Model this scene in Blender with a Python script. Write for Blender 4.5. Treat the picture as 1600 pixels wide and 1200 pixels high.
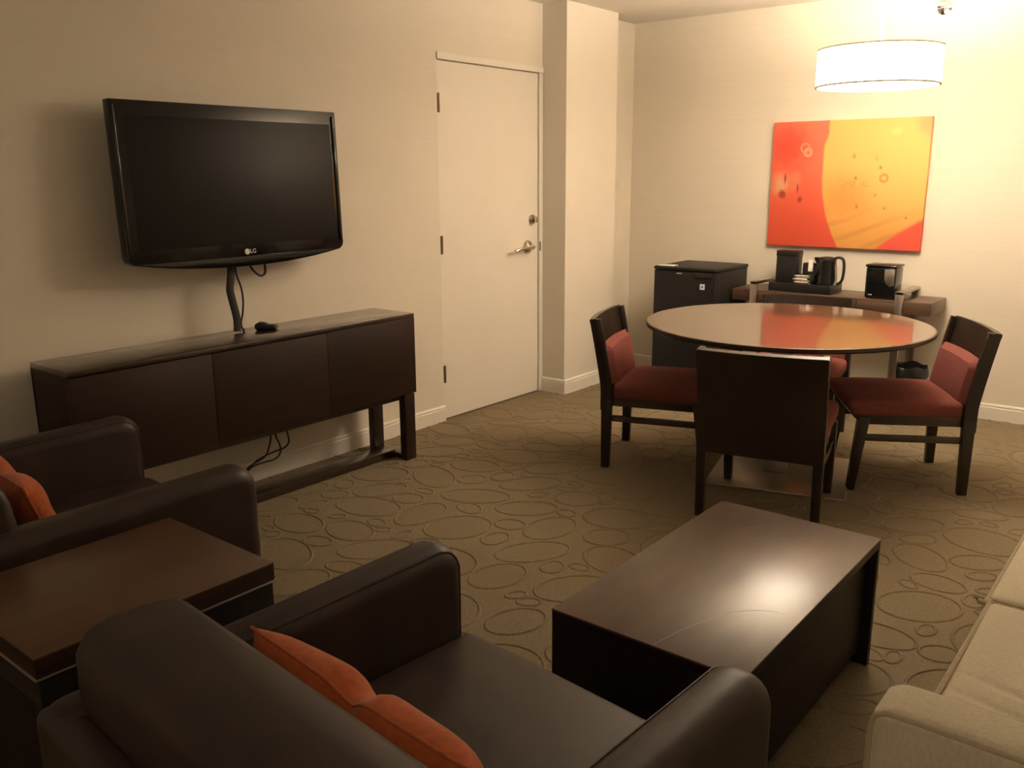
import bpy, bmesh, math, random
import numpy as np
from mathutils import Vector, Matrix, Euler

PI = math.pi
SC = bpy.context.scene
COL = SC.collection
for o in list(bpy.data.objects):
    bpy.data.objects.remove(o, do_unlink=True)

# ------------------------------------------------------------------ camera
CAM_POS = Vector((3.5, 0.0, 1.432))
FPX = 1373.83
YAW, PITCH, ROLL = math.radians(38.9345), math.radians(13.419), math.radians(-0.3335)
_f = Vector((-math.sin(YAW) * math.cos(PITCH), math.cos(YAW) * math.cos(PITCH), -math.sin(PITCH)))
_r = Vector((math.cos(YAW), math.sin(YAW), 0))
_u = _r.cross(_f)
_r2 = math.cos(ROLL) * _r + math.sin(ROLL) * _u
_u2 = -math.sin(ROLL) * _r + math.cos(ROLL) * _u
cam_data = bpy.data.cameras.new('camera')
cam_data.sensor_width = 36.0
cam_data.lens = FPX * 36.0 / 1600.0
cam_data.clip_start = 0.05
cam = bpy.data.objects.new('camera', cam_data)
m = Matrix((_r2, _u2, -_f)).transposed().to_4x4()
m.translation = CAM_POS
cam.matrix_world = m
COL.objects.link(cam)
SC.camera = cam

# ------------------------------------------------------------------ light level
world = bpy.data.worlds.new('world')
world.use_nodes = True
world.node_tree.nodes['Background'].inputs[0].default_value = (0.9, 0.75, 0.55, 1)
world.node_tree.nodes['Background'].inputs[1].default_value = 0.0
SC.world = world
SC.view_settings.view_transform = 'Standard'
SC.view_settings.look = 'None'
SC.view_settings.gamma = 1.0
SC.view_settings.use_curve_mapping = False
SC.view_settings.exposure = 0.0
LAMP_COL = (1.0, 0.845, 0.655)
SHADE_W = 30.5       # emission of the lit drum shade
BULB_W = 88.0
FILL_W = 38.0       # added fill uplighter, unseen behind the camera
#       # the bulb inside it

# ------------------------------------------------------------------ node helpers
def new_mat(name):
    mt = bpy.data.materials.new(name)
    mt.use_nodes = True
    nt = mt.node_tree
    return mt, nt, nt.nodes['Principled BSDF']

def setp(p, **kw):
    names = dict(col='Base Color', rough='Roughness', metal='Metallic', coat='Coat Weight', coatr='Coat Roughness',
                 sheen='Sheen Weight', spec='Specular IOR Level', trans='Transmission Weight', ior='IOR')
    for k, v in kw.items():
        if k == 'col':
            v = (*v, 1)
        p.inputs[names[k]].default_value = v

def noise_bump(nt, p, scale, strength, dist=0.002, detail=3.0, vec=None):
    n = nt.nodes.new('ShaderNodeTexNoise')
    n.inputs['Scale'].default_value = scale
    n.inputs['Detail'].default_value = detail
    tc = nt.nodes.new('ShaderNodeTexCoord')
    nt.links.new(tc.outputs['Object'], n.inputs['Vector'])
    b = nt.nodes.new('ShaderNodeBump')
    b.inputs['Strength'].default_value = strength
    b.inputs['Distance'].default_value = dist
    nt.links.new(n.outputs['Fac'], b.inputs['Height'])
    nt.links.new(b.outputs['Normal'], p.inputs['Normal'])
    return n

def mottled(name, c1, c2, scale=(8, 8, 8), detail=4.0, bump=0.0, bscale=200, bdist=0.001, **kw):
    mt, nt, p = new_mat(name)
    setp(p, **kw)
    tc = nt.nodes.new('ShaderNodeTexCoord')
    mp = nt.nodes.new('ShaderNodeMapping')
    mp.inputs['Scale'].default_value = scale
    nt.links.new(tc.outputs['Object'], mp.inputs['Vector'])
    n = nt.nodes.new('ShaderNodeTexNoise')
    n.inputs['Scale'].default_value = 1.0
    n.inputs['Detail'].default_value = detail
    nt.links.new(mp.outputs[0], n.inputs['Vector'])
    r = nt.nodes.new('ShaderNodeValToRGB')
    r.color_ramp.elements[0].position = 0.3
    r.color_ramp.elements[1].position = 0.7
    r.color_ramp.elements[0].color = (*c1, 1)
    r.color_ramp.elements[1].color = (*c2, 1)
    nt.links.new(n.outputs['Fac'], r.inputs[0])
    nt.links.new(r.outputs[0], p.inputs['Base Color'])
    if bump:
        noise_bump(nt, p, bscale, bump, bdist)
    return mt

def wood(name, c1, c2, axis='y', rough=0.35, coat=0.0, coatr=0.1, spec=0.5):
    s = {'x': (2.5, 60, 60), 'y': (60, 2.5, 60), 'z': (60, 60, 2.5)}[axis]
    return mottled(name, c1, c2, s, 5.0, rough=rough, coat=coat, coatr=coatr, spec=spec)

M = {}
M['wall'] = mottled('wallpaper', (.74, .67, .56), (.77, .70, .59), (1.5, 1.5, 260), 2.0, bump=.08, bscale=350, rough=.75, spec=.2)
M['wall_paint'] = mottled('painted_wall', (.77, .71, .61), (.79, .73, .63), (3, 3, 3), rough=.6, spec=.25)
M['ceiling'] = mottled('ceiling_paint', (.74, .69, .62), (.77, .72, .65), (3, 3, 3), bump=.1, bscale=120, rough=.8, spec=.15)
M['trim'] = mottled('trim_paint', (.80, .75, .66), (.82, .77, .68), (4, 4, 4), rough=.4, spec=.4)
M['door'] = mottled('door_paint', (.80, .74, .64), (.82, .76, .66), (3, 3, 3), rough=.45, spec=.35)
M['carpet'] = mottled('carpet', (.195, .150, .094), (.26, .205, .13), (90, 90, 90), 6.0, bump=.5, bscale=700, bdist=.003, rough=.95, spec=.1)
M['wood'] = wood('espresso_wood', (.020, .0085, .0045), (.032, .014, .0075), 'y', rough=.4, coat=1.0, coatr=.08)
M['wood_z'] = wood('espresso_wood_upright', (.013, .0055, .003), (.022, .0095, .0052), 'z', rough=.4, spec=.35, coat=.55, coatr=.27)
M['coffee_top'] = mottled('worn_walnut_top', (.070, .042, .027), (.115, .070, .046), (14, 5, 14), 6.0, rough=.29, spec=.5)
M['shade_wood'] = wood('shaded_dark_wood', (.007, .0035, .002), (.011, .0055, .0032), 'y', rough=.45, spec=.25)  # dark wood with the shade of edges and panels put into its colour
M['wood_shaded'] = wood('espresso_shaded', (.018, .0075, .004), (.028, .012, .0065), 'y', rough=.5, spec=.3)  # darker, duller espresso copy, shade of upright faces put into the colour
M['end_top'] = wood('walnut_top', (.062, .030, .0145), (.088, .044, .021), 'y', rough=.36)
M['round_top'] = wood('polished_walnut', (.075, .035, .018), (.115, .055, .03), 'x', rough=.32, coat=.9, coatr=.05)
M['round_edge'] = wood('dark_edge', (.03, .015, .009), (.05, .025, .014), 'z', rough=.4)
M['desk'] = wood('walnut_desk', (.075, .042, .026), (.12, .068, .042), 'x', rough=.35)
M['leather'] = mottled('brown_leather', (.025, .0155, .012), (.037, .0235, .0185), (9, 9, 9), 5.0, bump=.25, bscale=420, bdist=.0012, rough=.45, spec=.34)
M['red'] = mottled('red_upholstery', (.175, .054, .044), (.235, .075, .062), (120, 120, 120), 3.0, bump=.3, bscale=600, rough=.9, spec=.12)
M['orange'] = mottled('orange_fabric', (.33, .072, .021), (.43, .105, .031), (60, 60, 60), 4.0, bump=.4, bscale=500, rough=.9, spec=.15, sheen=.15)
M['sofa'] = mottled('beige_fabric', (.57, .505, .38), (.67, .60, .455), (170, 170, 60), 4.0, bump=.5, bscale=420, bdist=.002, rough=.9, spec=.15)
M['sofa_pipe'] = mottled('beige_piping', (.42, .35, .24), (.48, .40, .28), (80, 80, 80), rough=.9, spec=.15)
M['black_gloss'] = mottled('black_gloss_plastic', (.006, .006, .006), (.009, .009, .009), (6, 6, 6), rough=.12, spec=.5)
M['black_satin'] = mottled('black_satin_plastic', (.012, .011, .010), (.018, .016, .015), (30, 30, 30), rough=.4, spec=.4)
M['fridge'] = mottled('fridge_black', (.012, .0105, .0095), (.017, .015, .0135), (40, 40, 40), bump=.15, bscale=250, rough=.5, spec=.35)
M['screen'] = mottled('dark_screen', (.016, .014, .013), (.019, .017, .016), (5, 5, 5), rough=.42, spec=.16)
M['cable'] = mottled('black_cable', (.010, .009, .008), (.014, .012, .011), (20, 20, 20), rough=.5)
M['sleeve'] = mottled('braided_sleeve', (.016, .014, .012), (.028, .024, .020), (250, 250, 250), bump=.6, bscale=500, rough=.7)
M['bag'] = mottled('black_liner', (.010, .010, .010), (.018, .018, .018), (40, 40, 40), bump=.8, bscale=60, bdist=.004, rough=.3)
M['paper'] = mottled('white_paper', (.78, .75, .70), (.84, .81, .76), (20, 20, 20), rough=.7)
M['sachet'] = mottled('tan_sachet', (.55, .38, .25), (.80, .74, .66), (60, 60, 60), rough=.6)
M['white_plastic'] = mottled('ivory_plastic', (.72, .66, .55), (.76, .70, .59), (6, 6, 6), rough=.35)
M['logo'] = mottled('silver_print', (.62, .60, .58), (.68, .66, .64), (30, 30, 30), rough=.4)
M['sticker_blue'] = mottled('blue_print', (.12, .16, .42), (.18, .22, .5), (90, 90, 90), rough=.5)

def metal(name, c, rough, aniso=(200, 200, 4)):
    return mottled(name, tuple(x * .9 for x in c), c, aniso, 2.0, rough=rough, metal=1.0)
M['steel'] = metal('brushed_steel', (.60, .55, .49), .32)
M['nickel'] = metal('satin_nickel', (.62, .55, .46), .24, (20, 20, 20))
M['bronze'] = metal('hinge_bronze', (.34, .25, .16), .38, (20, 20, 20))
M['chrome'] = metal('chrome_strip', (.78, .76, .74), .12, (10, 10, 10))
M['plate'] = metal('satin_plate', (.52, .46, .39), .45, (60, 60, 60))
M['grey_metal'] = mottled('grey_painted_metal', (.24, .21, .18), (.27, .235, .20), (60, 60, 60), rough=.42, metal=.35)

# ------------------------------------------------------------------ mesh helpers
def bm_new():
    return bmesh.new()

def absorb(dst, src):
    me = bpy.data.meshes.new('tmp')
    src.to_mesh(me)
    src.free()
    dst.from_mesh(me)
    bpy.data.meshes.remove(me)

def bevel_all(b, w, seg=3, ang=30):
    es = [e for e in b.edges if len(e.link_faces) == 2 and e.calc_face_angle(0) > math.radians(ang)]
    if es and w > 0:
        bmesh.ops.bevel(b, geom=es, offset=w, segments=seg, profile=.5, affect='EDGES', clamp_overlap=True)

def box(bm, x0, x1, y0, y1, z0, z1, bev=0.0, seg=2, mtx=None):
    b = bm_new()
    bmesh.ops.create_cube(b, size=1.0)
    for v in b.verts:
        v.co = Vector(((x0 + x1) / 2 + v.co.x * (x1 - x0), (y0 + y1) / 2 + v.co.y * (y1 - y0), (z0 + z1) / 2 + v.co.z * (z1 - z0)))
    if bev:
        bevel_all(b, bev, seg)
    if mtx is not None:
        b.transform(mtx)
    absorb(bm, b)

def prism(bm, pts, axis, a, b_, bev=0.0, seg=2, mtx=None, ang=30):
    """extrude a 2-D outline (counter-clockwise not required) along an axis"""
    b = bm_new()
    def P(p, t):
        if axis == 'x': return Vector((t, p[0], p[1]))
        if axis == 'y': return Vector((p[0], t, p[1]))
        return Vector((p[0], p[1], t))
    A = [b.verts.new(P(p, a)) for p in pts]
    B = [b.verts.new(P(p, b_)) for p in pts]
    n = len(pts)
    b.faces.new(A)
    b.faces.new(B[::-1])
    for i in range(n):
        j = (i + 1) % n
        b.faces.new((A[i], B[i], B[j], A[j]))
    bmesh.ops.recalc_face_normals(b, faces=b.faces)
    if bev:
        bevel_all(b, bev, seg, ang)
    if mtx is not None:
        b.transform(mtx)
    absorb(bm, b)

def tapered(bm, p0, p1, w0, d0, w1, d1, bev=.003):
    """square leg from p0 (half sizes w0,d0) to p1"""
    b = bm_new()
    rings = []
    for p, w, d in ((p0, w0, d0), (p1, w1, d1)):
        rings.append([b.verts.new((p[0] + sx * w, p[1] + sy * d, p[2])) for sx, sy in ((-1, -1), (1, -1), (1, 1), (-1, 1))])
    A, B = rings
    b.faces.new(A[::-1]); b.faces.new(B)
    for i in range(4):
        j = (i + 1) % 4
        b.faces.new((A[i], A[j], B[j], B[i]))
    bmesh.ops.recalc_face_normals(b, faces=b.faces)
    bevel_all(b, bev, 2)
    absorb(bm, b)

def catmull(pts, sub=8):
    P = [Vector(p) for p in pts]
    out = []
    for i in range(len(P) - 1):
        p0 = P[max(i - 1, 0)]; p1 = P[i]; p2 = P[i + 1]; p3 = P[min(i + 2, len(P) - 1)]
        for k in range(sub):
            t = k / sub
            out.append(.5 * ((2 * p1) + (p2 - p0) * t + (2 * p0 - 5 * p1 + 4 * p2 - p3) * t * t + (3 * p1 - p0 - 3 * p2 + p3) * t ** 3))
    out.append(P[-1])
    return out

def tube(bm, pts, r, n=8, smooth=True, flat=1.0, up=None):
    P = catmull(pts) if smooth else [Vector(p) for p in pts]
    b = bm_new()
    rings = []
    prev = None
    for i, p in enumerate(P):
        t = (P[min(i + 1, len(P) - 1)] - P[max(i - 1, 0)]).normalized()
        if prev is None:
            a = Vector((0, 0, 1)) if abs(t.z) < .9 else Vector((1, 0, 0))
            if up is not None: a = Vector(up)
            s = t.cross(a).normalized()
        else:
            s = (prev - t * prev.dot(t)).normalized()
        prev = s
        q = t.cross(s)
        rings.append([b.verts.new(p + s * (r * math.cos(2 * PI * k / n)) + q * (r * flat * math.sin(2 * PI * k / n))) for k in range(n)])
    for A, B in zip(rings, rings[1:]):
        for k in range(n):
            b.faces.new((A[k], A[(k + 1) % n], B[(k + 1) % n], B[k]))
    b.faces.new(rings[0][::-1]); b.faces.new(rings[-1])
    bmesh.ops.recalc_face_normals(b, faces=b.faces)
    absorb(bm, b)

def lathe(bm, prof, c=(0, 0, 0), n=48, mtx=None, closed=False):
    """revolve (r, z) profile about z through c"""
    b = bm_new()
    rings = []
    for r, z in prof:
        if r < 1e-6:
            rings.append([b.verts.new((c[0], c[1], c[2] + z))])
        else:
            rings.append([b.verts.new((c[0] + r * math.cos(2 * PI * k / n), c[1] + r * math.sin(2 * PI * k / n), c[2] + z)) for k in range(n)])
    pairs = list(zip(rings, rings[1:]))
    if closed: pairs.append((rings[-1], rings[0]))
    for A, B in pairs:
        for k in range(n):
            j = (k + 1) % n
            if len(A) == 1 and len(B) == 1: continue
            if len(A) == 1: b.faces.new((A[0], B[k], B[j]))
            elif len(B) == 1: b.faces.new((A[k], A[j], B[0]))
            else: b.faces.new((A[k], A[j], B[j], B[k]))
    bmesh.ops.recalc_face_normals(b, faces=b.faces)
    if mtx is not None: b.transform(mtx)
    absorb(bm, b)

def cushion(bm, x0, x1, y0, y1, z0, z1, crown=.03, r=.04, n=22, mtx=None, dents=()):
    """upholstered block: rounded edges, crowned top"""
    b = bm_new()
    bmesh.ops.create_cube(b, size=1.0)
    for v in b.verts:
        v.co = Vector(((x0 + x1) / 2 + v.co.x * (x1 - x0), (y0 + y1) / 2 + v.co.y * (y1 - y0), (z0 + z1) / 2 + v.co.z * (z1 - z0)))
    bevel_all(b, r, 5)
    bmesh.ops.subdivide_edges(b, edges=[e for e in b.edges if e.calc_length() > r * 1.8], cuts=n, use_grid_fill=True)
    cx, cy = (x0 + x1) / 2, (y0 + y1) / 2
    for v in b.verts:
        u = (v.co.x - cx) / ((x1 - x0) / 2); w = (v.co.y - cy) / ((y1 - y0) / 2)
        if v.co.z > (z0 + z1) / 2:
            k = max(0, 1 - abs(u) ** 2.2) * max(0, 1 - abs(w) ** 2.2)
            v.co.z += crown * k * min(1, (v.co.z - (z0 + z1) / 2) / ((z1 - z0) / 2))
            for dn in dents:
                dx, dy, dr, dd = dn[:4]
                rx = dn[4] if len(dn) > 4 else dr
                yy = dy - (.25 * (v.co.x - dx) if len(dn) > 4 else 0)
                v.co.z -= dd * math.exp(-((v.co.x - dx) / rx) ** 2 - ((v.co.y - yy) / dr) ** 2)
    if mtx is not None: b.transform(mtx)
    absorb(bm, b)

def pillow(bm, w, h, t, n=28, pinch=.07, seed=1, dent=None):
    """knife-edge scatter pillow lying in the local xz plane, puffed along y"""
    rnd = random.Random(seed)
    ph = [rnd.uniform(0, 6.28) for _ in range(6)]
    b = bm_new()
    grids = []
    for side in (-1, 1):
        g = []
        for i in range(n + 1):
            row = []
            for j in range(n + 1):
                u = -1 + 2 * i / n; v = -1 + 2 * j / n
                sx = 1 - pinch * (1 - abs(v) ** 2) * (abs(u) ** 3)
                sz = 1 - pinch * (1 - abs(u) ** 2) * (abs(v) ** 3)
                puff = (max(0, 1 - u ** 4) * max(0, 1 - v ** 4)) ** .55
                wr = .06 * math.sin(5 * u + ph[0]) * math.sin(4 * v + ph[1]) + .04 * math.sin(9 * u * v + ph[2])
                y = side * t / 2 * puff * (1 + wr)
                z = v * h / 2 * sz
                if dent:
                    k = math.exp(-((u - dent[0]) / dent[1]) ** 2) * max(0, v + .2) / 1.2
                    z -= dent[2] * k
                    y *= 1 - dent[3] * k
                row.append(b.verts.new((u * w / 2 * sx, y, z)))
            g.append(row)
        grids.append(g)
        for i in range(n):
            for j in range(n):
                f = (g[i][j], g[i + 1][j], g[i + 1][j + 1], g[i][j + 1])
                b.faces.new(f if side < 0 else f[::-1])
    bmesh.ops.remove_doubles(b, verts=b.verts, dist=1e-5)
    bmesh.ops.recalc_face_normals(b, faces=b.faces)
    absorb(bm, b)

def obj(name, bm, mat, parent=None, smooth=True, ang=35):
    me = bpy.data.meshes.new(name)
    bm.to_mesh(me)
    bm.free()
    mats = mat if isinstance(mat, (list, tuple)) else [mat]
    for mm in mats: me.materials.append(mm)
    if smooth:
        me.polygons.foreach_set('use_smooth', [True] * len(me.polygons))
        try:
            me.set_sharp_from_angle(angle=math.radians(ang))
        except Exception:
            pass
    o = bpy.data.objects.new(name, me)
    COL.objects.link(o)
    if parent is not None: o.parent = parent
    return o

def tag(o, label, cat, group=None):
    o['label'] = label; o['category'] = cat
    if group: o['group'] = group
    return o

def thing(name, label, cat, loc=(0, 0, 0), rotz=0.0, group=None):
    o = bpy.data.objects.new(name, None)
    o.empty_display_size = .1
    COL.objects.link(o)
    o.location = loc
    o.rotation_euler = (0, 0, rotz)
    return tag(o, label, cat, group)

def struct(name, bm, mat, parent=None, smooth=False, label=None, cat=None):
    o = obj(name, bm, mat, parent, smooth)
    if parent is None: o['kind'] = 'structure'
    if label: o['label'] = label
    if cat: o['category'] = cat
    return o

def part(name, mat, parent, fn, **kw):
    b = bm_new(); fn(b)
    return obj(name, b, mat, parent, **kw)

def dup(root, loc, rotz, label, group=None):
    r = root.copy(); COL.objects.link(r)
    r.location = loc; r.rotation_euler = (0, 0, rotz); r['label'] = label
    if group: r['group'] = group
    for ch in list(root.children):
        c = ch.copy(); COL.objects.link(c); c.parent = r
        for g in list(ch.children):
            d = g.copy(); COL.objects.link(d); d.parent = c
    return r

# ------------------------------------------------------------------ room shell
XR, YF, YB, ZC = 4.14, 5.69, -1.9, 2.454
DY0, DY1, DZ = 3.69, 4.655, 2.085      # door opening in the left wall

def f_floor(b):
    # carpet plane
    v = [b.verts.new(p) for p in ((-.2, YB, 0), (XR + .1, YB, 0), (XR + .1, YF + .1, 0), (-.2, YF + .1, 0))]
    b.faces.new(v)
    v2 = [b.verts.new(p) for p in ((-.2, YB, -.06), (XR + .1, YB, -.06), (XR + .1, YF + .1, -.06), (-.2, YF + .1, -.06))]
    b.faces.new(v2[::-1])
    for i in range(4):
        j = (i + 1) % 4
        b.faces.new((v[j], v[i], v2[i], v2[j]))
    # embossed ovals: packed ellipses, each a low ridge of pile
    rnd = random.Random(7)
    placed = []
    cell = {}
    X0, X1, Y0, Y1 = 0.03, XR - .03, .3, YF - .03
    def ok(cx, cy, ra, rb, th):
        ca, sa = math.cos(th), math.sin(th)
        gx, gy = int(cx / .4), int(cy / .4)
        for ix in range(gx - 1, gx + 2):
            for iy in range(gy - 1, gy + 2):
                for (qx, qy, qa, qb, qt) in cell.get((ix, iy), ()):
                    dx, dy = qx - cx, qy - cy
                    d = math.hypot(dx, dy)
                    if d < 1e-6: return False
                    a1 = math.atan2(dy, dx) - th; a2 = math.atan2(dy, dx) - qt
                    r1 = ra * rb / math.hypot(rb * math.cos(a1), ra * math.sin(a1))
                    r2 = qa * qb / math.hypot(qb * math.cos(a2), qa * math.sin(a2))
                    if d < (r1 + r2) * 1.02 + .006: return False
        return True
    for lo, hi, tries in ((.125, .16, 1500), (.09, .125, 6000), (.06, .09, 10000), (.032, .055, 14000)):
        for _ in range(tries):
            ra = rnd.uniform(lo, hi); rb = ra * rnd.uniform(.55, .85)
            th = rnd.gauss(.5, .7)
            cx, cy = rnd.uniform(X0, X1), rnd.uniform(Y0, Y1)
            if ok(cx, cy, ra, rb, th):
                e = (cx, cy, ra, rb, th)
                placed.append(e)
                cell.setdefault((int(cx / .4), int(cy / .4)), []).append(e)
    n = 36
    for cx, cy, ra, rb, th in placed:
        ca, sa = math.cos(th), math.sin(th)
        rings = []
        for dr, z in ((-.0075, -.001), (-.0022, .0034), (.0022, .0034), (.0075, -.001)):
            ring = []
            for k in range(n):
                a = 2 * PI * k / n
                x = (ra + dr) * math.cos(a); y = (rb + dr) * math.sin(a)
                ring.append(b.verts.new((cx + x * ca - y * sa, cy + x * sa + y * ca, z)))
            rings.append(ring)
        for A, B in zip(rings, rings[1:]):
            for k in range(n):
                j = (k + 1) % n
                b.faces.new((A[k], B[k], B[j], A[j]))
b = bm_new(); f_floor(b)
struct('floor', b, M['carpet'], smooth=True)
b = bm_new(); box(b, -.2, XR + .1, YB - .1, YF + .1, ZC, ZC + .1); struct('ceiling', b, M['ceiling'])
b = bm_new()
box(b, -.12, 0, YB, DY0, 0, ZC)
box(b, -.12, 0, DY0, DY1, DZ, ZC)
struct('wall_left', b, M['wall'])
b = bm_new(); box(b, -.12, .185, DY1, 5.235, 0, ZC); struct('wall_column', b, M['wall_paint'])
b = bm_new(); box(b, -.12, .035, 5.235, YF, 0, ZC); struct('wall_recess', b, M['wall'])
b = bm_new(); box(b, -.12, XR + .1, YF, YF + .1, 0, ZC); struct('wall_far', b, M['wall'])
b = bm_new(); box(b, XR, XR + .1, YB, YF, 0, ZC); struct('wall_right', b, M['wall'])
b = bm_new(); box(b, -.12, XR + .1, YB - .1, YB, 0, ZC); struct('wall_back', b, M['wall'])

def base_prof(t=.014, h=.097):
    return [(0, 0), (t, 0), (t, h - .022), (t * .75, h - .018), (t * .95, h - .011), (t * .7, h - .003), (t * .3, h), (0, h)]
def bb(name, axis, a, b_, off, sgn):
    bm = bm_new()
    pr = [(off + sgn * p, z) for p, z in base_prof()]
    prism(bm, pr, axis, a, b_)
    struct(name, bm, M['trim'])
bb('baseboard_left', 'y', YB, DY0 - .002, 0, 1)
bb('baseboard_column', 'y', DY1, 5.235, .185, 1)
bb('baseboard_column_side', 'x', .005, .199, DY1, -1)
bb('baseboard_recess', 'y', 5.235, YF, .035, 1)
bb('baseboard_far', 'x', .035, XR, YF, -1)
bb('baseboard_right', 'y', YB, YF, XR, -1)

# door with its frame
b = bm_new(); box(b, -.045, -.004, DY0 + .012, 4.612, .008, 2.043, .002); door = struct('door_1', b, M['door'])
b = bm_new()
box(b, -.06, .010, DY0, DY1, 2.047, DZ, .003)
struct('trim_1', b, M['trim'])
b = bm_new()
box(b, -.06, .006, 4.616, DY1, 0, 2.047, .003)
struct('trim_2', b, M['trim'])
b = bm_new(); box(b, -.06, -.002, DY0, DY0 + .010, 0, 2.047); struct('trim_3', b, M['trim'])
b = bm_new(); box(b, -.12, -.09, DY0, DY1, 0, 2.085); struct('wall_behind_door', b, M['trim'])
for z in (1.819, 1.04, .283):
    b = bm_new()
    tube(b, [(.004, DY0 + .008, z - .052), (.004, DY0 + .008, z + .052)], .0065, 10, smooth=False)
    box(b, -.006, .001, DY0 + .002, DY0 + .022, z - .05, z + .05, .001)
    obj('hinge', b, M['bronze'], door)
def f_lever(b):
    rot = Matrix.Translation((0, 4.500, .978)) @ Matrix.Rotation(PI / 2, 4, 'Y')
    lathe(b, [(0, -.004), (.040, -.004), (.041, .004), (.036, .012), (.020, .017), (.015, .02), (.014, .05), (0, .05)], n=32, mtx=rot)
    tube(b, [(.046, 4.505, .978), (.058, 4.48, .979), (.060, 4.42, .979), (.058, 4.35, .974), (.050, 4.315, .966)], .0125, 10, flat=.75)
b = bm_new(); f_lever(b); obj('door_handle', b, M['nickel'], door)
b = bm_new()
rot = Matrix.Translation((0, 4.545, 1.149)) @ Matrix.Rotation(PI / 2, 4, 'Y')
lathe(b, [(0, -.004), (.031, -.004), (.032, .006), (.026, .016), (.014, .019), (0, .019)], n=32, mtx=rot)
box(b, .015, .045, 4.537, 4.552, 1.131, 1.167, .003, mtx=None)
obj('deadbolt', b, M['nickel'], door)
b = bm_new(); box(b, .002, .0075, 4.618, 4.632, .945, 1.005, .001); obj('strike_plate', b, M['bronze'], bpy.data.objects['trim_2'])

# wall switch on the recessed strip of wall
lt = thing('light_switch', 'ivory wall switch beside the white column', 'light switch', (.035, 5.50, 1.375))
part('switch_plate', M['white_plastic'], lt, lambda b: box(b, 0, .007, -.036, .036, -.058, .058, .003))
part('rocker', M['white_plastic'], lt, lambda b: box(b, .004, .011, -.014, .014, -.03, .03, .002))

# fire sprinkler high on the far wall
sp = thing('fire_sprinkler', 'small metal sprinkler head high on the wall above the pendant lamp', 'sprinkler', (2.068, YF, 2.335))
RY = Matrix.Rotation(PI / 2, 4, 'X')
part('escutcheon', M['chrome'], sp, lambda b: lathe(b, [(0, 0), (.042, 0), (.040, .008), (.026, .013), (.014, .016), (0, .016)], n=28, mtx=RY))
def f_spr(b):
    lathe(b, [(0, .012), (.011, .012), (.011, .04), (.006, .045), (.005, .07), (0, .07)], n=14, mtx=RY)
    box(b, -.022, .022, -.080, -.074, -.012, .016, .002)
    box(b, -.013, .013, -.078, -.03, .010, .013, .001)
part('deflector', M['chrome'], sp, f_spr)

# ------------------------------------------------------------------ pendant lamp
LX, LY = 2.114, 4.45
LZ0, LZ1, LR = 1.820, 1.992, .2735
def emis(name, col, s):
    mt = bpy.data.materials.new(name); mt.use_nodes = True
    nt = mt.node_tree
    p = nt.nodes['Principled BSDF']
    setp(p, col=(.85, .78, .66), rough=.9)
    n = nt.nodes.new('ShaderNodeTexNoise'); n.inputs['Scale'].default_value = 60
    r = nt.nodes.new('ShaderNodeValToRGB')
    r.color_ramp.elements[0].color = (*[c * .96 for c in col], 1)
    r.color_ramp.elements[1].color = (*col, 1)
    nt.links.new(n.outputs['Fac'], r.inputs[0])
    nt.links.new(r.outputs[0], p.inputs['Emission Color'])
    p.inputs['Emission Strength'].default_value = s
    return mt
M['shade'] = emis('lit_fabric_shade', LAMP_COL, SHADE_W)
M['diffuser'] = emis('lit_diffuser', LAMP_COL, SHADE_W * .75)
M['rim'] = mottled('bronze_rim', (.62, .55, .42), (.68, .60, .46), (30, 30, 30), rough=.6)
pl = thing('pendant_lamp', 'glowing white drum pendant lamp hanging above the round table', 'lamp', (LX, LY, LZ0))
H = LZ1 - LZ0
part('lamp_shade', M['shade'], pl, lambda b: lathe(b, [(LR, .006), (LR, H - .006), (LR - .004, H - .006), (LR - .004, .006)], n=64, closed=True))
part('diffuser', M['diffuser'], pl, lambda b: lathe(b, [(0, .012), (LR - .006, .012), (LR - .006, .016), (0, .016)], n=64))
for z in (0, H - .008):
    part('rim', M['rim'], pl, lambda b: lathe(b, [(LR + .0025, z), (LR + .0025, z + .008), (LR - .006, z + .008), (LR - .006, z)], n=64, closed=True))
def f_rod(b):
    tube(b, [(0, 0, H * .5), (0, 0, ZC - LZ0 - .02)], .006, 10, smooth=False)
    for k in range(3):
        a = 2 * PI * k / 3
        tube(b, [(0, 0, H - .02), ((LR - .004) * math.cos(a), (LR - .004) * math.sin(a), H - .006)], .003, 6, smooth=False)
part('stem', M['trim'], pl, f_rod)
part('canopy', M['steel'], pl, lambda b: lathe(b, [(0, ZC - LZ0), (.065, ZC - LZ0), (.063, ZC - LZ0 - .02), (.02, ZC - LZ0 - .028), (0, ZC - LZ0 - .028)], n=32))
ld = bpy.data.lights.new('bulb_light', 'POINT')
ld.energy = BULB_W; ld.color = LAMP_COL; ld.shadow_soft_size = .06
lo = bpy.data.objects.new('bulb_light', ld); COL.objects.link(lo)
lo.parent = pl; lo.location = (.07, 0, H * .62)

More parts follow.
